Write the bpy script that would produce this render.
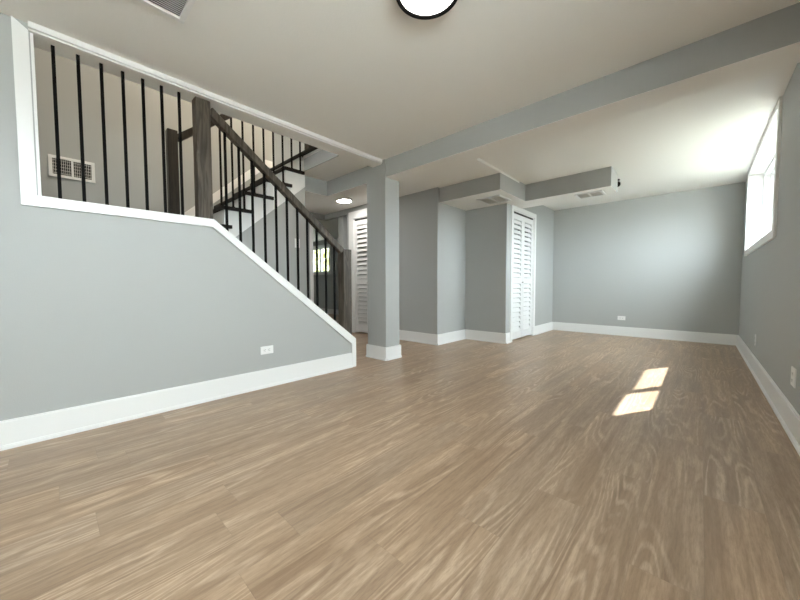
import bpy, bmesh, math, random
from mathutils import Vector, Matrix

# ---------------------------------------------------------------- scene, camera, light
scn = bpy.context.scene
for o in list(bpy.data.objects):
    bpy.data.objects.remove(o)
COL = scn.collection
random.seed(4)

CAM_F = Vector((-0.67934509, 0.73245106, -0.04478502))
CAM_R = Vector((0.73327194, 0.67992931, -0.00289709))
CAM_U = Vector((-0.02832867, 0.03480772, 0.99899245))
cam_data = bpy.data.cameras.new('camera')
cam = bpy.data.objects.new('camera', cam_data)
COL.objects.link(cam)
m = Matrix.Identity(4)
for i in range(3):
    m[i][0] = CAM_R[i]; m[i][1] = CAM_U[i]; m[i][2] = -CAM_F[i]
m[0][3], m[1][3], m[2][3] = 2.87638, 0.0, 0.92
cam.matrix_world = m
cam_data.sensor_fit = 'HORIZONTAL'
cam_data.sensor_width = 36.0
cam_data.lens = 323.77 * 36.0 / 800.0
cam_data.clip_start = 0.02
scn.camera = cam

vs = scn.view_settings
vs.view_transform = 'Standard'; vs.look = 'None'; vs.gamma = 1.0
vs.use_curve_mapping = False
vs.exposure = 1.6
scn.cycles.max_bounces = 14
scn.cycles.diffuse_bounces = 8
scn.cycles.sample_clamp_indirect = 8.0
scn.cycles.use_denoising = True
scn.cycles.denoising_prefilter = 'ACCURATE'

SKY_STRENGTH = 10.0
SUN_STRENGTH = 9.0
LAMP_STRENGTH = 13.0
LAMP_COLOR = (1.0, 0.95, 0.88)
HALL_LAMP_STRENGTH = 26.0
UPSTAIRS_WATTS = 27.0
world = bpy.data.worlds.new('sky')
scn.world = world
world.use_nodes = True
wn = world.node_tree.nodes; wl = world.node_tree.links
wn.clear()
w_out = wn.new('ShaderNodeOutputWorld'); w_bg = wn.new('ShaderNodeBackground')
w_bg.inputs['Color'].default_value = (0.90, 0.96, 1.0, 1)
w_bg.inputs['Strength'].default_value = SKY_STRENGTH
w_tc = wn.new('ShaderNodeTexCoord'); w_sp = wn.new('ShaderNodeSeparateXYZ')
wl.new(w_tc.outputs['Generated'], w_sp.inputs[0])
w_rp = wn.new('ShaderNodeValToRGB')
w_rp.color_ramp.elements[0].position = 0.47; w_rp.color_ramp.elements[0].color = (0.14, 0.14, 0.13, 1)
w_rp.color_ramp.elements[1].position = 0.54; w_rp.color_ramp.elements[1].color = (0.90, 0.96, 1.0, 1)
w_mr = wn.new('ShaderNodeMapRange'); w_mr.inputs[1].default_value = -1; w_mr.inputs[2].default_value = 1
wl.new(w_sp.outputs[2], w_mr.inputs[0]); wl.new(w_mr.outputs[0], w_rp.inputs[0]); wl.new(w_rp.outputs[0], w_bg.inputs['Color'])
wl.new(w_bg.outputs[0], w_out.inputs[0])

sun_d = bpy.data.lights.new('sun', 'SUN')
sun_d.energy = SUN_STRENGTH
sun_d.angle = math.radians(0.6)
sun_d.color = (1.0, 0.95, 0.87)
sun = bpy.data.objects.new('sun', sun_d)
COL.objects.link(sun)
SUN_DIR = Vector((-0.503 * 0.692, -0.864 * 0.692, -0.722))
sun.rotation_euler = SUN_DIR.to_track_quat('-Z', 'Y').to_euler()
sun.location = (8, 14, 9)


def portal(name, loc, direction, sx, sy):
    d = bpy.data.lights.new(name, 'AREA')
    d.shape = 'RECTANGLE'; d.size = sx; d.size_y = sy
    d.cycles.is_portal = True
    o = bpy.data.objects.new(name, d)
    o.location = loc
    o.rotation_euler = Vector(direction).to_track_quat('-Z', 'Z' if abs(direction[2]) < .9 else 'Y').to_euler()
    COL.objects.link(o)


# ---------------------------------------------------------------- dimensions (metres)
ZC = 2.4316          # ceiling
ZB = 2.225           # underside of the beam
ZS = 2.188           # underside of the duct soffits
ZU = 2.66            # upper floor
XR = 3.319           # right wall
YF = 7.02            # far wall
YN = -3.0            # wall behind the camera
Y1 = 4.032           # hall wall with the folding door
X1 = -0.081
Y2 = 4.84
X2 = 0.648
YBF, YBB = 2.785, 3.04   # beam front and back
WELL_Y = 2.34        # end of the stairwell opening
XS = -1.0            # wall under the upper flight
XW = -2.0            # stairwell back wall
LAND = 1.39          # landing level
BB = 0.162           # baseboard height

# ---------------------------------------------------------------- materials


def new_mat(name):
    mt = bpy.data.materials.new(name)
    mt.use_nodes = True
    nt = mt.node_tree
    b = nt.nodes['Principled BSDF']
    return mt, nt, b


def plain(name, col, rough=0.5, metal=0.0, bump=0.0, bscale=200.0, vary=0.0, vscale=3.0, spec=0.5):
    mt, nt, b = new_mat(name)
    b.inputs['Roughness'].default_value = rough
    b.inputs['Metallic'].default_value = metal
    b.inputs['Specular IOR Level'].default_value = spec
    tc = nt.nodes.new('ShaderNodeTexCoord')
    if vary > 0:
        n = nt.nodes.new('ShaderNodeTexNoise')
        n.inputs['Scale'].default_value = vscale
        n.inputs['Detail'].default_value = 4
        nt.links.new(tc.outputs['Object'], n.inputs['Vector'])
        mx = nt.nodes.new('ShaderNodeMix'); mx.data_type = 'RGBA'
        mx.inputs[6].default_value = tuple(c * (1 - vary) for c in col) + (1,)
        mx.inputs[7].default_value = tuple(min(1, c * (1 + vary)) for c in col) + (1,)
        nt.links.new(n.outputs['Fac'], mx.inputs[0])
        nt.links.new(mx.outputs[2], b.inputs['Base Color'])
    else:
        b.inputs['Base Color'].default_value = tuple(col) + (1,)
    if bump > 0:
        n2 = nt.nodes.new('ShaderNodeTexNoise')
        n2.inputs['Scale'].default_value = bscale
        n2.inputs['Detail'].default_value = 3
        nt.links.new(tc.outputs['Object'], n2.inputs['Vector'])
        bp = nt.nodes.new('ShaderNodeBump')
        bp.inputs['Strength'].default_value = bump
        bp.inputs['Distance'].default_value = 0.002
        nt.links.new(n2.outputs['Fac'], bp.inputs['Height'])
        nt.links.new(bp.outputs['Normal'], b.inputs['Normal'])
    return mt


M_WALL = plain('wall_paint', (0.435, 0.448, 0.442), 0.6, bump=0.25, bscale=160, vary=0.015, vscale=1.5, spec=0.3)
M_CEIL = plain('ceiling_paint', (0.885, 0.88, 0.85), 0.85, bump=0.5, bscale=90, spec=0.2)
M_TRIM = plain('trim_paint', (0.84, 0.845, 0.84), 0.35, vary=0.01)
M_DOOR = plain('door_paint', (0.80, 0.805, 0.805), 0.4, vary=0.01)
M_BLACK = plain('black_metal', (0.005, 0.005, 0.005), 0.65, spec=0.1)
M_TREAD = plain('tread_stain', (0.010, 0.008, 0.007), 0.55, spec=0.2, vary=0.2, vscale=20)
M_PLASTIC = plain('white_plastic', (0.84, 0.84, 0.83), 0.35)
M_SLOT = plain('dark_slot', (0.03, 0.03, 0.03), 0.6)
M_STEEL = plain('register_enamel', (0.80, 0.79, 0.76), 0.4)
M_CHROME = plain('brushed_nickel', (0.6, 0.58, 0.55), 0.3, metal=1.0)
M_DUCTSHADE = plain('duct_shade', (0.025, 0.025, 0.025), 0.9)
M_VINYL = plain('window_vinyl', (0.86, 0.87, 0.88), 0.35)
M_BARK = plain('bark', (0.16, 0.12, 0.09), 0.9, vary=0.3, vscale=12)
M_LEAF = plain('leaf', (0.34, 0.36, 0.16), 0.7, vary=0.4, vscale=6)
M_LAWN = plain('lawn_ground', (0.2, 0.2, 0.16), 0.9, vary=0.3, vscale=2)


def wood_stain(name, dark, light, scale=1.0):
    mt, nt, b = new_mat(name)
    L = nt.links
    tc = nt.nodes.new('ShaderNodeTexCoord')
    mp = nt.nodes.new('ShaderNodeMapping')
    mp.inputs['Scale'].default_value = (22 * scale, 22 * scale, 2.2 * scale)
    L.new(tc.outputs['Object'], mp.inputs['Vector'])
    n = nt.nodes.new('ShaderNodeTexNoise'); n.inputs['Scale'].default_value = 1.0
    n.inputs['Detail'].default_value = 5; n.inputs['Distortion'].default_value = 0.6
    L.new(mp.outputs[0], n.inputs['Vector'])
    ml = nt.nodes.new('ShaderNodeMath'); ml.operation = 'MULTIPLY'; ml.inputs[1].default_value = 26
    L.new(n.outputs['Fac'], ml.inputs[0])
    sn = nt.nodes.new('ShaderNodeMath'); sn.operation = 'SINE'
    L.new(ml.outputs[0], sn.inputs[0])
    mr = nt.nodes.new('ShaderNodeMapRange')
    mr.inputs[1].default_value = -1; mr.inputs[2].default_value = 1
    L.new(sn.outputs[0], mr.inputs[0])
    mx = nt.nodes.new('ShaderNodeMix'); mx.data_type = 'RGBA'
    mx.inputs[6].default_value = dark + (1,); mx.inputs[7].default_value = light + (1,)
    L.new(mr.outputs[0], mx.inputs[0])
    L.new(mx.outputs[2], b.inputs['Base Color'])
    b.inputs['Roughness'].default_value = 0.5; b.inputs['Specular IOR Level'].default_value = 0.3
    return mt


M_RAIL = wood_stain('grey_brown_stain', (0.048, 0.038, 0.028), (0.098, 0.082, 0.064))
M_RAILDARK = wood_stain('dark_brown_stain', (0.016, 0.012, 0.007), (0.028, 0.021, 0.013))


def floor_material():
    mt, nt, b = new_mat('oak_plank_floor')
    N = nt.nodes; L = nt.links

    def math_(op, a, bb=None, c=None):
        n = N.new('ShaderNodeMath'); n.operation = op
        for i, v in enumerate((a, bb, c)):
            if v is None: continue
            if isinstance(v, (int, float)): n.inputs[i].default_value = v
            else: L.new(v, n.inputs[i])
        return n.outputs[0]

    def comb(x, y, z):
        n = N.new('ShaderNodeCombineXYZ')
        for i, v in enumerate((x, y, z)):
            if isinstance(v, (int, float)): n.inputs[i].default_value = v
            else: L.new(v, n.inputs[i])
        return n.outputs[0]

    def noise(vec, scale, detail=3, rough=0.5, dist=0.0):
        n = N.new('ShaderNodeTexNoise')
        n.inputs['Scale'].default_value = scale; n.inputs['Detail'].default_value = detail
        n.inputs['Roughness'].default_value = rough; n.inputs['Distortion'].default_value = dist
        L.new(vec, n.inputs['Vector'])
        return n.outputs['Fac']

    def rng(v, a, bb, c, d):
        n = N.new('ShaderNodeMapRange')
        for i, q in enumerate((a, bb, c, d)): n.inputs[i + 1].default_value = q
        L.new(v, n.inputs[0])
        return n.outputs[0]

    def mix(f, a, bb, mode='MIX'):
        n = N.new('ShaderNodeMix'); n.data_type = 'RGBA'; n.blend_type = mode
        for i, v in ((0, f), (6, a), (7, bb)):
            if isinstance(v, (int, float)): n.inputs[i].default_value = v
            elif isinstance(v, tuple): n.inputs[i].default_value = v + (1,)
            else: L.new(v, n.inputs[i])
        return n.outputs[2]

    tc = N.new('ShaderNodeTexCoord')
    sp = N.new('ShaderNodeSeparateXYZ'); L.new(tc.outputs['Object'], sp.inputs[0])
    X, Y = sp.outputs[0], sp.outputs[1]
    W, LEN = 0.182, 1.22
    u = math_('DIVIDE', X, W)
    row = math_('FLOOR', u)
    fu = math_('FRACT', u)
    wn1 = N.new('ShaderNodeTexWhiteNoise'); wn1.noise_dimensions = '1D'
    L.new(row, wn1.inputs['W'])
    v = math_('ADD', math_('DIVIDE', Y, LEN), wn1.outputs['Value'])
    idx = math_('FLOOR', v)
    fv = math_('FRACT', v)
    wn2 = N.new('ShaderNodeTexWhiteNoise'); wn2.noise_dimensions = '3D'
    L.new(comb(row, idx, 3.7), wn2.inputs['Vector'])
    rnd = wn2.outputs['Value']
    wn3 = N.new('ShaderNodeTexWhiteNoise'); wn3.noise_dimensions = '3D'
    L.new(comb(row, idx, 9.1), wn3.inputs['Vector'])
    rnd2 = wn3.outputs['Value']
    off = math_('MULTIPLY', rnd, 37.0)
    # growth rings: contour lines of a slow noise field stretched along the plank
    g = noise(comb(math_('MULTIPLY', X, 5.0), math_('MULTIPLY', Y, 0.52), off), 1.0, 1.8, 0.45, 0.25)
    fine = noise(comb(math_('MULTIPLY', X, 45), math_('MULTIPLY', Y, 3.0), off), 1.0, 3, 0.6)
    ring = math_('SINE', math_('ADD', math_('MULTIPLY', g, 135.0), math_('MULTIPLY', fine, 2.4)))
    ring = rng(ring, 0.0, 0.95, 0.0, 1.0)
    pores = noise(comb(math_('MULTIPLY', X, 120), math_('MULTIPLY', Y, 13.0), off), 1.0, 4, 0.75)
    pores = rng(pores, 0.42, 0.66, 0.0, 1.0)
    streak = noise(comb(math_('MULTIPLY', X, 26), math_('MULTIPLY', Y, 0.9), off), 1.0, 4, 0.6)
    broad = noise(comb(math_('MULTIPLY', X, 7), math_('MULTIPLY', Y, 1.1), off), 1.0, 2, 0.5)
    patch = rng(noise(comb(math_('MULTIPLY', X, 5), math_('MULTIPLY', Y, 1.6), math_('ADD', off, 11.0)), 1.0, 2), 0.42, 0.62, 0.0, 1.0)
    base = mix(rng(streak, 0.3, 0.7, 0.0, 1.0), (0.262, 0.175, 0.114), (0.56, 0.42, 0.30))
    base = mix(rng(broad, 0.3, 0.72, 0.0, 0.55), base, (0.29, 0.205, 0.138))
    base = mix(math_('MULTIPLY', math_('MULTIPLY', ring, patch), 0.5), base, (0.68, 0.53, 0.40))
    base = mix(math_('MULTIPLY', pores, 0.5), base, (0.21, 0.14, 0.09))
    tone = rng(rnd, 0, 1, 0.96, 1.04)
    warm = rng(rnd2, 0, 1, 0.0, 1.0)
    base = mix(1.0, base, mix(warm, (1.02, 0.985, 0.94), (0.99, 1.0, 1.01)), 'MULTIPLY')
    hv = N.new('ShaderNodeHueSaturation'); L.new(base, hv.inputs['Color']); L.new(tone, hv.inputs['Value'])
    base = hv.outputs[0]
    eu = math_('MULTIPLY', math_('MINIMUM', fu, math_('SUBTRACT', 1.0, fu)), W)
    ev = math_('MULTIPLY', math_('MINIMUM', fv, math_('SUBTRACT', 1.0, fv)), LEN)
    edge = math_('MINIMUM', eu, ev)
    seam = rng(edge, 0.0, 0.0016, 1.0, 0.0)
    base = mix(math_('MULTIPLY', seam, 0.22), base, (0.10, 0.07, 0.05))
    L.new(base, b.inputs['Base Color'])
    L.new(rng(streak, 0.2, 0.8, 0.30, 0.44), b.inputs['Roughness'])
    b.inputs['Specular IOR Level'].default_value = 0.42
    h = math_('SUBTRACT', math_('SUBTRACT', math_('MULTIPLY', ring, 0.4), math_('MULTIPLY', pores, 0.5)), math_('MULTIPLY', seam, 1.5))
    bp = N.new('ShaderNodeBump'); bp.inputs['Strength'].default_value = 0.18; bp.inputs['Distance'].default_value = 0.0012
    L.new(h, bp.inputs['Height']); L.new(bp.outputs[0], b.inputs['Normal'])
    return mt


M_FLOOR = floor_material()


def glass_material():
    mt, nt, b = new_mat('window_glass')
    nt.nodes.remove(b)
    out = nt.nodes['Material Output']
    tr = nt.nodes.new('ShaderNodeBsdfTransparent'); tr.inputs[0].default_value = (0.94, 0.97, 0.97, 1)
    gl = nt.nodes.new('ShaderNodeBsdfGlossy'); gl.inputs['Roughness'].default_value = 0.02
    mx = nt.nodes.new('ShaderNodeMixShader')
    lw = nt.nodes.new('ShaderNodeLayerWeight'); lw.inputs[0].default_value = 0.5
    pw = nt.nodes.new('ShaderNodeMath'); pw.operation = 'POWER'; pw.inputs[1].default_value = 5.0
    md = nt.nodes.new('ShaderNodeMath'); md.operation = 'MULTIPLY_ADD'; md.inputs[1].default_value = 0.85; md.inputs[2].default_value = 0.03
    nt.links.new(lw.outputs['Facing'], pw.inputs[0]); nt.links.new(pw.outputs[0], md.inputs[0])
    nt.links.new(md.outputs[0], mx.inputs[0])
    nt.links.new(tr.outputs[0], mx.inputs[1]); nt.links.new(gl.outputs[0], mx.inputs[2])
    nt.links.new(mx.outputs[0], out.inputs[0])
    return mt


M_GLASS = glass_material()


def lamp_material(name, strength, col):
    mt, nt, b = new_mat(name)
    b.inputs['Base Color'].default_value = (0.9, 0.9, 0.88, 1)
    b.inputs['Emission Color'].default_value = col + (1,)
    b.inputs['Emission Strength'].default_value = strength
    return mt


M_LAMP = lamp_material('lit_diffuser', LAMP_STRENGTH, LAMP_COLOR)
M_HALL = lamp_material('lit_hall_diffuser', HALL_LAMP_STRENGTH, LAMP_COLOR)

# ---------------------------------------------------------------- mesh helpers


class MB:
    def __init__(self):
        self.bm = bmesh.new()

    def box(self, x0, x1, y0, y1, z0, z1, bevel=0.0, mtx=None):
        r = bmesh.ops.create_cube(self.bm, size=1.0)
        vs_ = r['verts']
        for v in vs_:
            v.co = Vector(((x0 + x1) / 2 + v.co.x * (x1 - x0), (y0 + y1) / 2 + v.co.y * (y1 - y0), (z0 + z1) / 2 + v.co.z * (z1 - z0)))
        if bevel > 0:
            es = {e for v in vs_ for e in v.link_edges}
            rb = bmesh.ops.bevel(self.bm, geom=list(es), offset=bevel, segments=2, profile=0.5, affect='EDGES')
            vs_ = list({v for f in rb['faces'] for v in f.verts} | {v for v in vs_ if v.is_valid})
        if mtx is not None:
            bmesh.ops.transform(self.bm, matrix=mtx, verts=[v for v in vs_ if v.is_valid])
        return self

    def prism(self, pts, axis, a0, a1):
        """polygon in the other two axes, extruded along axis between a0 and a1"""
        def mk(p, a):
            if axis == 'x': return (a, p[0], p[1])
            if axis == 'y': return (p[0], a, p[1])
            return (p[0], p[1], a)
        lo = [self.bm.verts.new(mk(p, a0)) for p in pts]
        hi = [self.bm.verts.new(mk(p, a1)) for p in pts]
        n = len(pts)
        self.bm.faces.new(lo); self.bm.faces.new(list(reversed(hi)))
        for i in range(n):
            self.bm.faces.new((lo[i], hi[i], hi[(i + 1) % n], lo[(i + 1) % n]))
        return self

    def bar(self, p0, p1, w, h, bevel=0.0):
        """rectangular bar, w across (horizontal), h in the upright direction"""
        p0, p1 = Vector(p0), Vector(p1)
        d = (p1 - p0); ln = d.length; d.normalize()
        up = Vector((0, 0, 1)) if abs(d.z) < 0.98 else Vector((0, 1, 0))
        s = d.cross(up).normalized(); u2 = s.cross(d).normalized()
        mt = Matrix((( s.x, d.x, u2.x, (p0.x + p1.x) / 2), (s.y, d.y, u2.y, (p0.y + p1.y) / 2), (s.z, d.z, u2.z, (p0.z + p1.z) / 2), (0, 0, 0, 1)))
        return self.box(-w / 2, w / 2, -ln / 2, ln / 2, -h / 2, h / 2, bevel, mt)

    def lathe(self, prof, c, seg=48, axis='z'):
        rings = []
        for r, h in prof:
            ring = []
            if r < 1e-6:
                ring = [self.bm.verts.new((0, 0, h))]
            else:
                for i in range(seg):
                    a = 2 * math.pi * i / seg
                    ring.append(self.bm.verts.new((r * math.cos(a), r * math.sin(a), h)))
            rings.append(ring)
        for a, b in zip(rings, rings[1:]):
            for i in range(seg):
                j = (i + 1) % seg
                if len(a) == 1 and len(b) == 1: continue
                if len(a) == 1: self.bm.faces.new((a[0], b[i], b[j]))
                elif len(b) == 1: self.bm.faces.new((a[i], b[0], a[j]))
                else: self.bm.faces.new((a[i], b[i], b[j], a[j]))
        allv = [v for r in rings for v in r]
        if axis == 'x':
            R = Matrix.Rotation(math.pi / 2, 4, 'Y')
        elif axis == 'y':
            R = Matrix.Rotation(-math.pi / 2, 4, 'X')
        else:
            R = Matrix.Identity(4)
        bmesh.ops.transform(self.bm, matrix=Matrix.Translation(c) @ R, verts=allv)
        return self

    def ball(self, c, r, sub=2):
        rr = bmesh.ops.create_icosphere(self.bm, subdivisions=sub, radius=r)
        for v in rr['verts']: v.co += Vector(c)
        return self

    def build(self, name, mat, parent=None, smooth=False):
        bmesh.ops.recalc_face_normals(self.bm, faces=self.bm.faces)
        me = bpy.data.meshes.new(name)
        self.bm.to_mesh(me); self.bm.free()
        me.materials.append(mat)
        if smooth:
            for p in me.polygons: p.use_smooth = True
            try: me.set_sharp_from_angle(angle=math.radians(35))
            except Exception: pass
        o = bpy.data.objects.new(name, me)
        COL.objects.link(o)
        if parent is not None:
            o.parent = parent
            o.matrix_parent_inverse = parent.matrix_world.inverted() if False else Matrix.Translation(-parent.location)
        return o


def structure(o):
    o['kind'] = 'structure'
    return o


def empty(name, loc):
    o = bpy.data.objects.new(name, None)
    o.location = loc
    o.empty_display_size = 0.1
    COL.objects.link(o)
    return o


def thing(name, loc, label, cat, group=None):
    o = empty(name, loc)
    o['label'] = label; o['category'] = cat
    if group: o['group'] = group
    return o


# ---------------------------------------------------------------- the shell
structure(MB().box(-8.2, 3.62, YN - .12, 7.3, -0.12, 0.0).build('floor', M_FLOOR))

c = MB()
WX0, WX1, WY0 = XW, -0.15, -0.12        # stairwell opening
c.box(-8.2, 3.62, YN - .12, WY0 - .06, ZC, ZU)
c.box(-8.2, 3.62, WELL_Y, 7.3, ZC, ZU)
c.box(-8.2, WX0 - .06, WY0 - .06, WELL_Y, ZC, ZU)
c.box(-0.0, 3.62, WY0 - .06, WELL_Y, ZC, ZU)
structure(c.build('ceiling', M_CEIL))

# left wall: full wall before the opening, half wall below it
CAP_L, CAP_T = 1.39, 1.452             # bottom and top of the level sill
KY, EY = 0.905, 2.344                  # kink and end of the half wall
def cap_z(y): return 1.455 - (y - KY) * 0.789
w = MB()
w.prism([(YN, 0), (KY, 0), (EY - .004, 0), (EY - .004, cap_z(EY) - .01), (KY, CAP_T - .01), (-.03, CAP_T - .01), (-.03, ZC), (YN, ZC)], 'x', -0.02, 0.0)
w.prism([(YN, 0), (2.208, 0), (2.208, cap_z(2.208) - .01), (KY, CAP_T - .01), (-.03, CAP_T - .01), (-.03, ZC), (YN, ZC)], 'x', -0.145, -0.0205)
structure(w.build('wall_left', M_WALL))
# header over the opening
structure(MB().box(-0.15, -0.001, -.028, 2.777, 2.384, ZU).build('ceiling_header', M_CEIL))

# white casing round the opening: side, top strip, sill, sloping cap, end
T = 0.018
q = 0.062                               # face width of the sloping cap
ky2 = 0.90
t = MB()
t.prism([(-.098, CAP_L), (-.036, CAP_T), (-.036, 2.384), (-.098, 2.4315)], 'x', 0.0, T)
t.prism([(-.098, CAP_L), (0.898, CAP_L), (KY, CAP_T), (-.036, CAP_T)], 'x', 0.0, T)
off = 0.085
t.prism([(0.898, CAP_L), (2.288, cap_z(2.288) - off - .012), (EY, cap_z(EY)), (KY, CAP_T)], 'x', 0.0, T)
t.prism([(2.288, 0.0), (EY, 0.0), (EY, cap_z(EY)), (2.288, cap_z(2.288) - off - .012)], 'x', 0.0, T)
structure(t.build('trim_1', M_TRIM))
t = MB()                                # caps lying on top of the half wall, and the reveal lining
t.box(-0.16, 0.0, -.03, KY, CAP_T - .01, CAP_T)
t.prism([(KY, CAP_T - .012), (2.208, cap_z(2.208) - .012), (2.208, cap_z(2.208)), (KY, CAP_T)], 'x', -0.16, -0.0205)
t.prism([(KY, CAP_T - .012), (EY - .004, cap_z(EY) - .012), (EY - .004, cap_z(EY)), (KY, CAP_T)], 'x', -0.02, 0.0)
t.box(-0.15, 0.0, -.03, -.018, CAP_T, 2.384)
t.box(-0.02, 0.0, EY - .004, EY, 0, cap_z(EY))
structure(t.build('trim_2', M_TRIM))
t = MB()                                # grooved strip along the top of the opening
t.box(0.0, 0.020, -.036, 2.764, 2.384, 2.394)
t.box(0.0, 0.013, -.036, 2.764, 2.394, 2.398)
t.box(0.0, 0.030, -.036, 2.764, 2.398, ZC)
structure(t.build('trim_3', M_TRIM))

# column and beam
structure(MB().box(-0.265, 0.067, 2.774, 3.016, 0, ZC).build('column', M_WALL))
structure(MB().box(0.067, XR, YBF, YBB, ZB, ZC).build('beam_1', M_WALL))
structure(MB().box(-1.15, -0.265, YBF, YBB, ZB, ZC).build('beam_2', M_WALL))
structure(MB().box(-3.05, -1.15, 2.42, YBB, ZB, ZC).build('beam_3', M_WALL))
# undersides painted with the ceiling
structure(MB().box(0.067, XR, YBF + .002, YBB, ZB - .003, ZB).box(-1.15, -.265, YBF + .002, YBB, ZB - .003, ZB).box(-3.05, -1.15, 2.42, YBB, ZB - .003, ZB).build('ceiling_beam_underside', M_CEIL))
structure(MB().box(X1, 0.897, 4.088, 5.348, ZS - .003, ZS).box(0.897, 1.999, 4.921, 5.348, ZS - .003, ZS).build('ceiling_soffit_underside', M_CEIL))
# the dropped part of the ceiling left of the far room
structure(MB().box(-1.15, 0.899, YBB, 4.7, ZC - 0.028, ZC).build('ceiling_drop', M_CEIL))
# duct soffits
structure(MB().box(X1, 0.899, 4.086, 4.70, ZS, ZC - .0285).box(X1, 0.899, 4.7, 5.35, ZS, ZC).build('beam_soffit_1', M_WALL))
structure(MB().box(0.8995, 2.001, 4.919, 5.35, ZS, ZC).build('beam_soffit_2', M_WALL))

# hall wall with folding door (faces the camera), niche, closet wall
D2X0, D2X1, D2Z = -2.075, -1.235, 2.205
w = MB()
w.box(-2.285, D2X0, Y1, Y1 + .12, 0, ZC)
w.box(D2X0, D2X1, Y1, Y1 + .12, D2Z, ZC)
w.box(D2X1, X1, Y1, Y1 + .12, 0, ZC)
structure(w.build('wall_hall', M_WALL))
structure(MB().box(X1 - .12, X1, Y1 + .12, Y2, 0, ZC).build('wall_niche_side', M_WALL))
structure(MB().box(X1 - .12, X2, Y2, Y2 + .12, 0, ZC).build('wall_niche_back', M_WALL))
D1Y0, D1Y1, D1Z = 5.055, 5.955, 2.125
w = MB()
w.box(X2 - .12, X2, Y2 + .12, D1Y0, 0, ZC)
w.box(X2 - .12, X2, D1Y0, D1Y1, D1Z, ZC)
w.box(X2 - .12, X2, D1Y1, YF, 0, ZC)
structure(w.build('wall_closet', M_WALL))
structure(MB().box(X2 - .85, XR + .3, YF, YF + .14, 0, ZC).build('wall_far', M_WALL))
# closet interiors
structure(MB().box(X2 - .85, X2 - .75, Y2 + .12, YF, 0, ZC).build('wall_closet_back', M_WALL))
structure(MB().box(-2.285, X1 - .12, Y1 + .75, Y1 + .85, 0, ZC).build('wall_hall_closet_back', M_WALL))

# right wall with two high windows in a thick wall
WA0, WA1, WZ0, WZ1 = 4.12, 6.385, 1.375, 2.375
WB0, WB1 = -1.15, 0.90
w = MB()
xo = XR + .25
w.box(XR, xo, YN, WB0, 0, ZC); w.box(XR, xo, WB1, WA0, 0, ZC); w.box(XR, xo, WA1, YF, 0, ZC)
for a, b in ((WB0, WB1), (WA0, WA1)):
    w.box(XR, xo, a, b, 0, WZ0); w.box(XR, xo, a, b, WZ1, ZC)
structure(w.build('wall_right', M_WALL))
structure(MB().box(-0.145, XR + .3, YN - .12, YN, 0, ZC).build('wall_back', M_WALL))


def window(name, y0, y1, panes, seed):
    root = structure(empty(name, (XR, (y0 + y1) / 2, WZ0)))
    c = MB()
    k = 0.07
    c.box(XR - T, XR, y0 - k, y0, WZ0 - k, WZ1 + .052); c.box(XR - T, XR, y1, y1 + k, WZ0 - k, WZ1 + .052)
    c.box(XR - T, XR, y0, y1, WZ1, WZ1 + .052); c.box(XR - T, XR, y0, y1, WZ0 - k, WZ0)
    c.build('window_casing', M_TRIM, root)
    j = MB(); e = 0.012
    j.box(XR, XR + .125, y0, y0 + e, WZ0, WZ1); j.box(XR, XR + .125, y1 - e, y1, WZ0, WZ1)
    j.box(XR, XR + .125, y0 + e, y1 - e, WZ0, WZ0 + e); j.box(XR, XR + .125, y0 + e, y1 - e, WZ1 - e, WZ1)
    j.build('jamb_lining', M_TRIM, root)
    f = MB(); fw = .07
    a0, a1, b0, b1 = y0 + e, y1 - e, WZ0 + e, WZ1 - e
    for xa, xb, fw_ in ((XR + .125, XR + .175, .045), (XR + .175, XR + .25, fw)):
        f.box(xa, xb, a0, a0 + fw_, b0, b1); f.box(xa, xb, a1 - fw_, a1, b0, b1)
        f.box(xa, xb, a0 + fw_, a1 - fw_, b0, b0 + fw_ * .6); f.box(xa, xb, a0 + fw_, a1 - fw_, b1 - fw_ * .6, b1)
    f.build('window_frame', M_VINYL, root)
    b0 += fw * .6 - .045; b1 -= fw * .6 - .045; fw = .045
    for i, (p0, p1) in enumerate(panes):
        s = MB(); sw = .06
        xs0 = XR + .185 + .030 * (i % 2); xs1 = xs0 + .026
        s.box(xs0, xs1, p0, p0 + sw, b0 + fw, b1 - fw); s.box(xs0, xs1, p1 - sw, p1, b0 + fw, b1 - fw)
        s.box(xs0, xs1, p0 + sw, p1 - sw, b0 + fw, b0 + fw + sw); s.box(xs0, xs1, p0 + sw, p1 - sw, b1 - fw - sw, b1 - fw)
        so = s.build('window_sash', M_VINYL, root)
        MB().box(xs0 + .010, xs0 + .014, p0 + sw, p1 - sw, b0 + fw + sw, b1 - fw - sw).build('pane', M_GLASS, so)
    return root


window('window_1', WA0, WA1, [(4.203, 5.225), (5.165, 6.302)], 1)
window('window_2', WB0, WB1, [(WB0 + .083, -.095), (-.155, WB1 - .083)], 2)
portal('window_portal', (XR + .34, (WA0 + WA1) / 2, (WZ0 + WZ1) / 2), (-1, 0, 0), WA1 - WA0, WZ1 - WZ0)
portal('window_portal', (XR + .34, (WB0 + WB1) / 2, (WZ0 + WZ1) / 2), (-1, 0, 0), WB1 - WB0, WZ1 - WZ0)

# unseen slabs added for bounce: pale brightens the near ceiling, dark dims the far
M_BOUNCE = plain('pale_bounce', (0.68, 0.66, 0.62), 0.9, vary=0.08, vscale=2)
M_DIMBOUNCE = plain('dim_bounce', (0.09, 0.085, 0.06), 0.95, vary=0.3, vscale=8)
structure(MB().box(XR + .26, 14.0, -9.0, 2.6, 1.05, 1.15).build('bounce_slab', M_BOUNCE))
structure(MB().box(XR + .26, 14.0, 2.6, 16.0, 1.05, 1.15).build('dim_bounce_slab', M_DIMBOUNCE))

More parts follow.
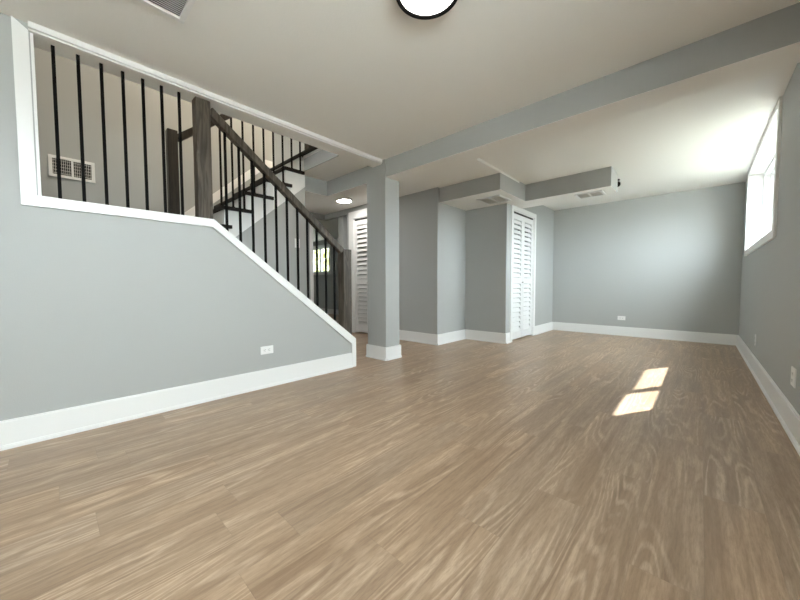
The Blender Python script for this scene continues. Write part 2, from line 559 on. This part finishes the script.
# ---------------------------------------------------------------- baseboards
def base_run(mb, p0, p1, nx, ny, h=BB):
    """board plus quarter-round shoe along p0-p1 at a wall whose face normal is (nx, ny)"""
    (xa, ya), (xb, yb) = p0, p1
    for th, z0, z1 in ((.016, 0, h - .008), (.011, h - .008, h), (.028, 0, .018), (.023, .018, .024)):
        mb.box(min(xa, xb, xa + nx * th, xb + nx * th), max(xa, xb, xa + nx * th, xb + nx * th),
               min(ya, yb, ya + ny * th, yb + ny * th), max(ya, yb, ya + ny * th, yb + ny * th), z0, z1)


def baseboard(name, runs, h=BB):
    b = MB()
    for r in runs: base_run(b, *r, h=h)
    return structure(b.build(name, M_TRIM))


baseboard('baseboard_left', [((0, YN), (0, 2.287), 1, 0)])
baseboard('baseboard_far', [((X2, YF), (XR, YF), 0, -1)])
baseboard('baseboard_right', [((XR, YN), (XR, YF), -1, 0)])
baseboard('baseboard_back', [((0, YN), (XR, YN), 0, 1)])
baseboard('baseboard_hall', [((D2X1 + .1, Y1), (X1, Y1), 0, -1), ((X1, Y1 - .016), (X1, Y2), 1, 0), ((X1, Y2), (X2, Y2), 0, -1)])
baseboard('baseboard_closet', [((X2, Y2 - .016), (X2, 4.98), 1, 0), ((X2, 6.03), (X2, YF), 1, 0)])
baseboard('baseboard_column', [((-.265 - .016, 2.774), (.067 + .016, 2.774), 0, -1), ((.067, 2.774), (.067, 3.016), 1, 0), ((-.265, 2.774), (-.265, 3.016), -1, 0), ((-.281, 3.016), (.083, 3.016), 0, 1)])

# ---------------------------------------------------------------- folding louvred doors
def louvre_panel(w, h, nt, nb, mid0, mid1):
    """leaf in local axes: x across 0..w, y depth (front at 0, back at .032), z up 0..h"""
    b = MB(); st = .062
    d0, d1 = 0, .032
    b.box(0, st, d0, d1, 0, h); b.box(w - st, w, d0, d1, 0, h)
    b.box(st, w - st, d0, d1, 0, .12); b.box(st, w - st, d0, d1, h - .085, h)
    b.box(st, w - st, d0, d1, mid0, mid1)
    for z0, z1, n in ((mid1, h - .085, nt), (.12, mid0, nb)):
        p = (z1 - z0) / n
        for i in range(n):
            zc = z0 + (i + .5) * p
            mt = Matrix.Translation(((w) / 2, .017, zc)) @ Matrix.Rotation(math.radians(-28), 4, 'X')
            b.box(-(w / 2 - st), w / 2 - st, -.0045, .0045, -p * .475, p * .475, 0, mt)
    return b


def folding_door(name, origin, ang, width, height, casing_w, knob_leaf, wide_left):
    """origin: left lower corner of the opening seen from the room; ang: rotation about z"""
    root = empty(name, origin); structure(root)
    root.rotation_euler = (0, 0, ang)
    def put(o):
        o.parent = root; return o
    cb = MB(); k = casing_w
    cb.box(-k, 0.0, -T, 0, 0, height + k); cb.box(width, width + k, -T, 0, 0, height + k)
    cb.box(0, width, -T, 0, height, height + k)
    cb.box(-.0, .014, 0, .10, 0, height - .012); cb.box(width - .014, width, 0, .10, 0, height - .012); cb.box(0, width, 0, .10, height - .012, height)
    put(cb.build('casing', M_TRIM))
    tr = MB().box(.014, width - .014, .012, .045, height - .034, height - .012).build('track', M_SLOT)
    put(tr)
    lw = (width - .028 - .012) / 2
    hh = height - .012 - .030 - .025
    for i in range(2):
        p = louvre_panel(lw, hh, 12, 10, .92, 1.02).build('leaf', M_DOOR)
        put(p); p.location = (.017 + i * (lw + .005), .012, .025)
        if i == knob_leaf:
            kb = MB().lathe([(0.0, 0.0), (.006, 0.0), (.006, .012), (.014, .018), (.015, .024), (.009, .030), (0, .031)], (lw - .03 if i == 0 else .03, 0, .97 - .025), 20, 'y')
            bm_o = kb.build('knob', M_CHROME, None, True)
            bm_o.parent = p
            bm_o.scale = (1, -1, 1)
    return root


folding_door('door_1', (X2, D1Y0, 0), math.pi / 2, D1Y1 - D1Y0, D1Z, .068, 0, False)
folding_door('door_2', (D2X0, Y1, 0), 0, D2X1 - D2X0, D2Z, .14, 0, True)

# ---------------------------------------------------------------- stairwell shell
UP = 5.1
w = MB()
w.box(XW - .12, XW, WY0 - .12, 2.42, 0, UP)
structure(w.build('wall_stairwell', M_WALL))
structure(MB().box(XW, -0.145, WY0 - .12, WY0, 0, UP).build('wall_landing', M_WALL))
# wall under the upper flight
STR0 = 2.225                      # underside of the stringer at the wall end
SL = 0.845
def str_z(y): return STR0 - SL * (2.335 - y)
w = MB()
w.prism([(0.3, 0), (2.335, 0), (2.335, STR0), (0.9, str_z(0.9)), (0.3, LAND - .2)], 'x', XS - .10, XS)
structure(w.build('wall_understair', M_WALL))
structure(MB().box(-3.05, XS - .1, 2.235, 2.335, 0, ZC).build('wall_stair_end', M_WALL))
# edge of the upper floor over the end of the well: grey face and white nosing board
structure(MB().box(XS, -0.15, WELL_Y - .012, WELL_Y, ZC, 2.588).build('wall_well_edge', M_WALL))
structure(MB().box(XS, -0.15, WELL_Y - .022, WELL_Y, 2.588, 2.623).build('trim_4', M_TRIM))
# upstairs room seen through the well
w = MB()
w.box(-3.72, -3.6, 2.30, 6.5, ZU, UP)
w.box(-3.6, XW - .12, 2.30, 2.42, ZU, UP)
structure(w.build('wall_upstairs', M_WALL))
structure(MB().box(-0.02, 0.10, WY0 - .12, 6.5, ZU, UP).build('wall_upstairs_side', M_WALL))
structure(MB().box(-3.72, 0.10, WY0 - .12, 6.5, UP, UP + .1).build('ceiling_upstairs', M_CEIL))
structure(MB().box(-3.6, -2.0, 6.4, 6.5, ZU, UP).box(-1.4, -.02, 6.4, 6.5, ZU, UP).box(-2.0, -1.4, 6.4, 6.5, ZU, ZU + 1.1).box(-2.0, -1.4, 6.4, 6.5, 4.5, UP).build('wall_upstairs_end', M_WALL))
portal('upstairs_portal', (-1.7, 6.52, 4.13), (0, -1, 0), .6, .74)
ul = bpy.data.lights.new('upstairs_lamp', 'AREA')
ul.shape = 'DISK'; ul.size = 0.4; ul.energy = UPSTAIRS_WATTS; ul.color = (1.0, 0.82, 0.60)
ulo = bpy.data.objects.new('upstairs_lamp', ul); ulo.location = (-0.45, 2.05, UP - .05)
COL.objects.link(ulo)

# ---------------------------------------------------------------- stairs
RISE, RUN = 0.2045, 0.245
st = thing('staircase', (-1.5, 1.0, LAND), 'upper flight of stairs with dark treads and white stringer behind the half wall', 'stairs')
nose = [1.055 + RUN * i for i in range(6)]      # front of tread i (i = 0 the first above the landing)
pts = [(0.905, LAND)]
for i in range(5):
    z = LAND + RISE * (i + 1) - .036
    pts += [(nose[i] + .028, LAND + RISE * i if i else LAND), (nose[i] + .028, z)]
s_pts = []
for i in range(5):
    zt = LAND + RISE * (i + 1) - .036
    zb = LAND + RISE * i - (.036 if i else 0)
    s_pts += [(nose[i] + .026, zb), (nose[i] + .026, zt)]
poly = s_pts + [(2.335, LAND + RISE * 5 - .036), (2.335, STR0), (nose[0] + .026, str_z(nose[0] + .026))]
MB().prism(poly, 'x', XS - .03, XS + .004).build('stringer', M_TRIM, st)
for i in range(5):
    zt = LAND + RISE * (i + 1)
    y1_ = min(nose[i] + .345, 2.315)
    MB().box(XW + .001, XS - .031, nose[i], nose[i] + RUN + .03, zt - .036, zt, .006).build('tread', M_TREAD, st) if False else None
    tb = MB()
    tb.prism([(XW + .001, nose[i]), (XS + .035, nose[i]), (XS + .035, y1_), (XS + .005, y1_), (XS + .005, nose[i] + RUN + .024), (XW + .001, nose[i] + RUN + .024)], 'z', zt - .036, zt)
    tb.build('tread', M_TREAD, st)
for i in range(6):
    z0 = LAND + RISE * i; z1 = LAND + RISE * (i + 1) - .036
    if i == 5: z1 = ZU - .037
    MB().box(XW + .001, XS - .031, nose[i] + .024, nose[i] + .042, z0 + .001, z1).build('riser', M_TRIM, st)
MB().box(XW, -0.15, 2.28, WELL_Y + .1, ZU - .036, ZU + .0).build('top_nosing', M_TREAD, st)
# skirt board on the back wall
k = SL
MB().prism([(0.95, LAND + .12), (2.30, ZU + .06), (2.40, ZU + .06), (2.40, ZU + .16), (2.26, ZU + .16), (0.90, LAND + .20), (-.1, LAND + .20), (-.1, LAND + .001), (0.95, LAND + .001)], 'x', XW + .0005, XW + .016).build('skirt_board', M_TRIM, st)

lf = thing('lower_staircase', (-.58, 1.6, 0), 'lower flight of stairs and landing hidden behind the grey half wall', 'stairs')
for i in range(6):
    zt = LAND / 7 * (i + 1)
    yf = 2.33 - .238 * i
    MB().box(XS + .0365, -.166, yf - .238, yf + .026, zt - .036, zt, .005).build('tread', M_TREAD, lf)
for i in range(7):
    yf = 2.33 - .238 * i
    MB().box(XS + .0365, -.166, yf - .018, yf, LAND / 7 * i + .001, LAND / 7 * (i + 1) - .037).build('riser', M_TRIM, lf)
MB().box(XW + .02, -.166, WY0 + .001, .90, LAND - .036, LAND, .004).build('landing', M_TREAD, lf)

# ---------------------------------------------------------------- railings
def baluster_mesh(length):
    b = MB().box(-.0085, .0085, -.0085, .0085, 0, length)
    b.box(-.013, .013, -.013, .013, 0, .012)
    bmesh.ops.recalc_face_normals(b.bm, faces=b.bm.faces)
    me = bpy.data.meshes.new('baluster'); b.bm.to_mesh(me); b.bm.free()
    me.materials.append(M_BLACK)
    return me


def baluster(x, y, z0, z1, parent):
    o = bpy.data.objects.new('baluster', baluster_mesh(z1 - z0))
    COL.objects.link(o)
    o.parent = parent
    o.location = Vector((x, y, z0)) - parent.location
    return o


XB = -0.06
g = thing('landing_balustrade', (XB, .38, CAP_T), 'row of black metal balusters in the white framed opening above the half wall', 'railing')
for i in range(7):
    baluster(XB, 0.060 + .1085 * i, CAP_T, 2.384, g)

r = thing('stair_railing', (XB, 1.6, 1.0), 'grey brown handrail with black balusters sloping down the half wall', 'railing')
NX0, NX1 = -.122, -.012
n1 = MB(); n1.box(-.105, -.012, .806, .911, CAP_T, 2.382, .006)
n1.build('newel_post', M_RAIL, r)
n2 = MB(); n2.box(-.132, -.0225, 2.212, 2.322, 0, 1.325, .005)
n2.build('newel_post', M_RAIL, r)
def rail_z(y): return 2.318 - (y - .922) * .789
MB().bar((XB, .9115, rail_z(.9115)), (XB, 2.2115, rail_z(2.2115)), .064, .066, .008).build('handrail', M_RAIL, r)
for i in range(11):
    y = 1.028 + .1085 * i
    baluster(XB, y, cap_z(y) - .002, rail_z(y) - .035, r)

u = thing('upper_stair_railing', (XS, 1.6, 2.0), 'dark brown newel and rail with black balusters on the upper flight treads', 'railing')
MB().box(XS - .045, XS + .045, .822, .908, LAND, 2.455, .006).build('newel_post', M_RAILDARK, u)
MB().box(XS - .045, XS + .065, 2.362, 2.472, ZU + .001, 3.85, .006).build('newel_post', M_RAILDARK, u)
XU = XS + .0
def urail(y): return 2.42 + (y - .945) * .845
MB().bar((XU, .909, urail(.909)), (XU, 2.3615, urail(2.3615)), .06, .065, .008).build('handrail', M_RAILDARK, u)
for i in range(-1, 8):
    y = 1.428 + .1206 * i
    kk = max(j for j in range(5) if nose[j] <= y - .005)
    baluster(XU, y, LAND + RISE * (kk + 1), urail(y) - .036, u)

# ---------------------------------------------------------------- back room beyond the hall
HZ = 2.33
w = MB()
w.box(-3.05, -2.285, Y1, Y1 + .1, HZ, ZC)
w.box(-3.15, -3.05, 3.0, Y1 + .1, HZ, ZC)
w.box(-3.15, -3.05, 2.335, 3.66, 0, HZ)
structure(w.build('wall_hall_end', M_WALL))
structure(MB().box(-3.16, -3.04, 3.66, 3.735, 0, HZ).build('trim_5', M_TRIM))
RYF = 6.2
BW = (-7.20, -6.0, 1.36, 2.20)
w = MB()
w.box(-8.2, BW[0], RYF, RYF + .2, 0, ZC); w.box(BW[1], X2 - .85, RYF, RYF + .2, 0, ZC)
w.box(BW[0], BW[1], RYF, RYF + .2, 0, BW[2]); w.box(BW[0], BW[1], RYF, RYF + .2, BW[3], ZC)
structure(w.build('wall_back_room', M_WALL))
structure(MB().box(-8.2, -8.1, 2.3, RYF, 0, ZC).box(-8.1, -3.15, 2.235, 2.335, 0, ZC).build('wall_back_room_side', M_WALL))
structure(MB().box(-2.66, -2.49, Y1 + .06, RYF, 0, HZ).build('wall_partition', M_WALL))
baseboard('baseboard_back_room', [((-8.1, RYF), (-2.66, RYF), 0, -1)])
root = structure(empty('window_3', ((BW[0] + BW[1]) / 2, RYF, BW[2])))
f = MB(); k = .075
f.box(BW[0] - k, BW[0], RYF - T, RYF, BW[2] - k, BW[3] + k); f.box(BW[1], BW[1] + k, RYF - T, RYF, BW[2] - k, BW[3] + k)
f.box(BW[0], BW[1], RYF - T, RYF, BW[3], BW[3] + k); f.box(BW[0] - .03, BW[1] + .03, RYF - .04, RYF, BW[2] - k, BW[2])
f.build('window_casing', M_TRIM, root)
f = MB()
mx = (BW[0] + BW[1]) / 2
for a, b in ((BW[0], mx), (mx, BW[1])):
    f.box(a, a + .05, RYF + .05, RYF + .1, BW[2], BW[3]); f.box(b - .05, b, RYF + .05, RYF + .1, BW[2], BW[3])
    f.box(a + .05, b - .05, RYF + .05, RYF + .1, BW[2], BW[2] + .05); f.box(a + .05, b - .05, RYF + .05, RYF + .1, BW[3] - .05, BW[3])
fo = f.build('window_frame', M_VINYL, root)
for a, b in ((BW[0], mx), (mx, BW[1])):
    MB().box(a + .05, b - .05, RYF + .07, RYF + .075, BW[2] + .05, BW[3] - .05).build('pane', M_GLASS, fo)
portal('window_portal', (mx, RYF + .22, (BW[2] + BW[3]) / 2), (0, -1, 0), BW[1] - BW[0], BW[3] - BW[2])

# garden behind the back room window
structure(MB().box(-30, -3, 6.6, 30, .3, .4).build('ground', M_LAWN))
for i, (tx, ty, th) in enumerate(((-10.9, 9.6, 2.9), (-13.0, 10.2, 3.2), (-13.6, 13.2, 3.6))):
    lab = ['bushy green tree showing in the right half of the back room window',
           'green garden tree in the left half of the back room window',
           'green tree farthest off behind the back room window'][i]
    tr = thing('garden_tree', (tx, ty, .4), lab, 'tree', 'garden trees')
    MB().lathe([(0.09, 0), (.07, th * .5), (.03, th * .8), (0, th * .82)], (tx, ty, .4), 10).build('trunk', M_BARK, tr, True)
    cr = MB()
    for q_ in range(420):
        a = random.uniform(0, 2 * math.pi); rr = abs(random.gauss(0, .45)); hz = random.uniform(th * .32, th * .95)
        p = Vector((tx + rr * math.cos(a), ty + rr * math.sin(a), .4 + hz))
        mt = Matrix.Translation(p) @ Matrix.Rotation(random.uniform(0, 6.28), 4, Vector((random.random() - .5, random.random() - .5, random.random() - .5)).normalized())
        cr.box(-.13, .13, -.07, .07, -.004, .004, 0, mt)
    cr.build('crown', M_LEAF, tr)

# ---------------------------------------------------------------- lamps
def flush_lamp(loc, r, label, mat, rim):
    t = thing('ceiling_light', loc, label, 'light', None)
    x, y, z = loc
    MB().lathe([(r * .86, -.030), (r * .87, -.036), (r * .98, -.040), (r, -.034), (r, -.0), (r * .86, -.0)], (x, y, z), 64).build('rim', rim, t, True)
    MB().lathe([(r * .86, -.031), (r * .7, -.041), (r * .4, -.048), (0, -.051)], (x, y, z), 64).build('diffuser', mat, t, True)
    return t


flush_lamp((1.825, 1.345, ZC), .166, 'round flush ceiling light with dark rim on the ceiling of the near room', M_LAMP, M_BLACK)
flush_lamp((1.825, -1.6, ZC), .160, 'unseen round ceiling light added behind the viewpoint as fill', M_LAMP, M_BLACK)  # unseen fill lamp, added to brighten the near floor and ceiling
flush_lamp((-1.74, 3.54, ZC), .145, 'small lit flush ceiling light over the hall by the louvred door', M_HALL, M_CHROME)

# ---------------------------------------------------------------- registers
def register(loc, rx, ry, label, n_slats, rot=None, two=True, blades='long', tilt=38):
    """ceiling register, face down, long side along local x; rx, ry are half sizes"""
    t = thing('air_vent', loc, label, 'vent')
    if rot: t.rotation_euler = rot
    def put(o): o.parent = t; return o
    f = MB(); e = .028; th = .013
    f.box(-rx, rx, -ry, -ry + e, -th, 0, .002); f.box(-rx, rx, ry - e, ry, -th, 0, .002)
    f.box(-rx, -rx + e, -ry + e, ry - e, -th, 0, .002); f.box(rx - e, rx, -ry + e, ry - e, -th, 0, .002)
    if two: f.box(-.009, .009, -ry + e, ry - e, -th, -.001)
    put(f.build('vent_frame', M_TRIM))
    put(MB().box(-rx + e, rx - e, -ry + e, ry - e, -.0012, -.0002).build('duct_shade_sheet', M_DUCTSHADE))  # dark sheet: the shade inside the duct put into its colour
    s = MB()
    if blades == 'long':
        for i in range(n_slats):
            yy = -ry + e + (i + .5) * (2 * ry - 2 * e) / n_slats
            mt = Matrix.Translation((0, yy, -.0052)) @ Matrix.Rotation(math.radians(tilt), 4, 'X')
            bw = (2 * ry - 2 * e) / n_slats * .46
            s.box(-rx + e, rx - e, -bw, bw, -.0007, .0007, 0, mt)
    else:
        for i in range(n_slats):
            xx = -rx + e + (i + .5) * (2 * rx - 2 * e) / n_slats
            s.box(xx - .0013, xx + .0013, -ry + e, ry - e, -.0055, -.0035)
        for i in range(5):
            yy = -ry + e + (i + .5) * (2 * ry - 2 * e) / 5
            s.box(-rx + e, rx - e, yy - .0013, yy + .0013, -.0034, -.0018)
    put(s.build('louvre_blades', M_STEEL))
    for sx in (-1, 1):
        put(MB().lathe([(0, -.0105), (.004, -.0095), (.004, -.0078)], (sx * (rx - e / 2), 0, 0), 12).build('screw', M_CHROME))
    return t


register((.795, .392, ZC), .18, .135, 'white louvred air vent on the ceiling above the landing balusters', 14, (0, 0, math.pi / 2), False, 'long', 28)
register((.60, 4.50, ZS - .003), .185, .19, 'square two-part air vent under the duct by the near side of the louvred door', 24, (0, 0, 0))
register((1.71, 5.165, ZS - .003), .17, .13, 'white two-part air vent under the end of the long duct box', 16, (0, 0, 0))
register((XW, .20, 2.150), .172, .108, 'white wall air vent behind the balusters of the landing', 20, (-math.pi / 2, 0, math.pi / 2), True, 'grid')

# ---------------------------------------------------------------- outlets and switch
def wall_plate(loc, rot, label, kind, half=.036):
    """plate in local axes: x across, z up, front towards -y"""
    t = thing('power_outlet' if kind == 'outlet' else 'light_switch', loc, label, 'outlet' if kind == 'outlet' else 'switch')
    t.rotation_euler = rot
    def put(o): o.parent = t; return o
    put(MB().box(-half, half, -.006, 0, -.059, .059, .002).build('cover_plate', M_PLASTIC))
    if kind == 'outlet':
        for s in (-1, 1):
            zc = s * .021
            fc = put(MB().box(-.017, .017, -.0085, -.006, zc - .014, zc + .014, .001).build('socket', M_PLASTIC))
            d = MB().box(-.0085, -.006, -.0092, -.0086, zc - .002, zc + .007).box(.006, .0085, -.0092, -.0086, zc - .002, zc + .006).lathe([(0, 0), (.0028, 0), (.0028, .0006), (0, .0006)], (0, -.0092, zc - .008), 12, 'y')
            o = d.build('slots', M_SLOT); o.parent = fc
    else:
        for s in (-1, 1):
            put(MB().box(s * .0 - .0165, .0165, -.010, -.006, -.033, .033, .0015).build('rocker', M_PLASTIC)) if s == 1 else None
    return t


P2 = math.pi / 2
wall_plate((0.0, 1.318, .338), (0, P2, P2), 'white power outlet low on the half wall under the sloping rail', 'outlet')
wall_plate((1.842, YF, .318), (0, P2, 0), 'white power outlet low on the far wall', 'outlet')
wall_plate((XR, 5.02, .335), (0, 0, -P2), 'white power outlet on the window wall nearest the far corner', 'outlet')
wall_plate((XR, 3.12, .345), (0, 0, -P2), 'white power outlet on the window wall near the frame edge, away from the corner', 'outlet', .058)
wall_plate((XS, 2.208, 1.475), (0, 0, P2), 'white light switch on the grey wall under the upper flight', 'switch')

# ---------------------------------------------------------------- small black camera behind the long duct
DX, DY = 1.952, 5.60
dc = thing('dome_camera', (DX, DY, ZC), 'small black ball camera on the ceiling behind the end of the duct box', 'camera')
MB().lathe([(0, 0), (.036, 0), (.036, -.010), (.014, -.016), (.012, -.026)], (DX, DY, ZC), 32).build('mount', M_BLACK, dc, True)
MB().ball((DX, DY, ZC - .064), .044, 3).build('camera_ball', M_BLACK, dc, True)
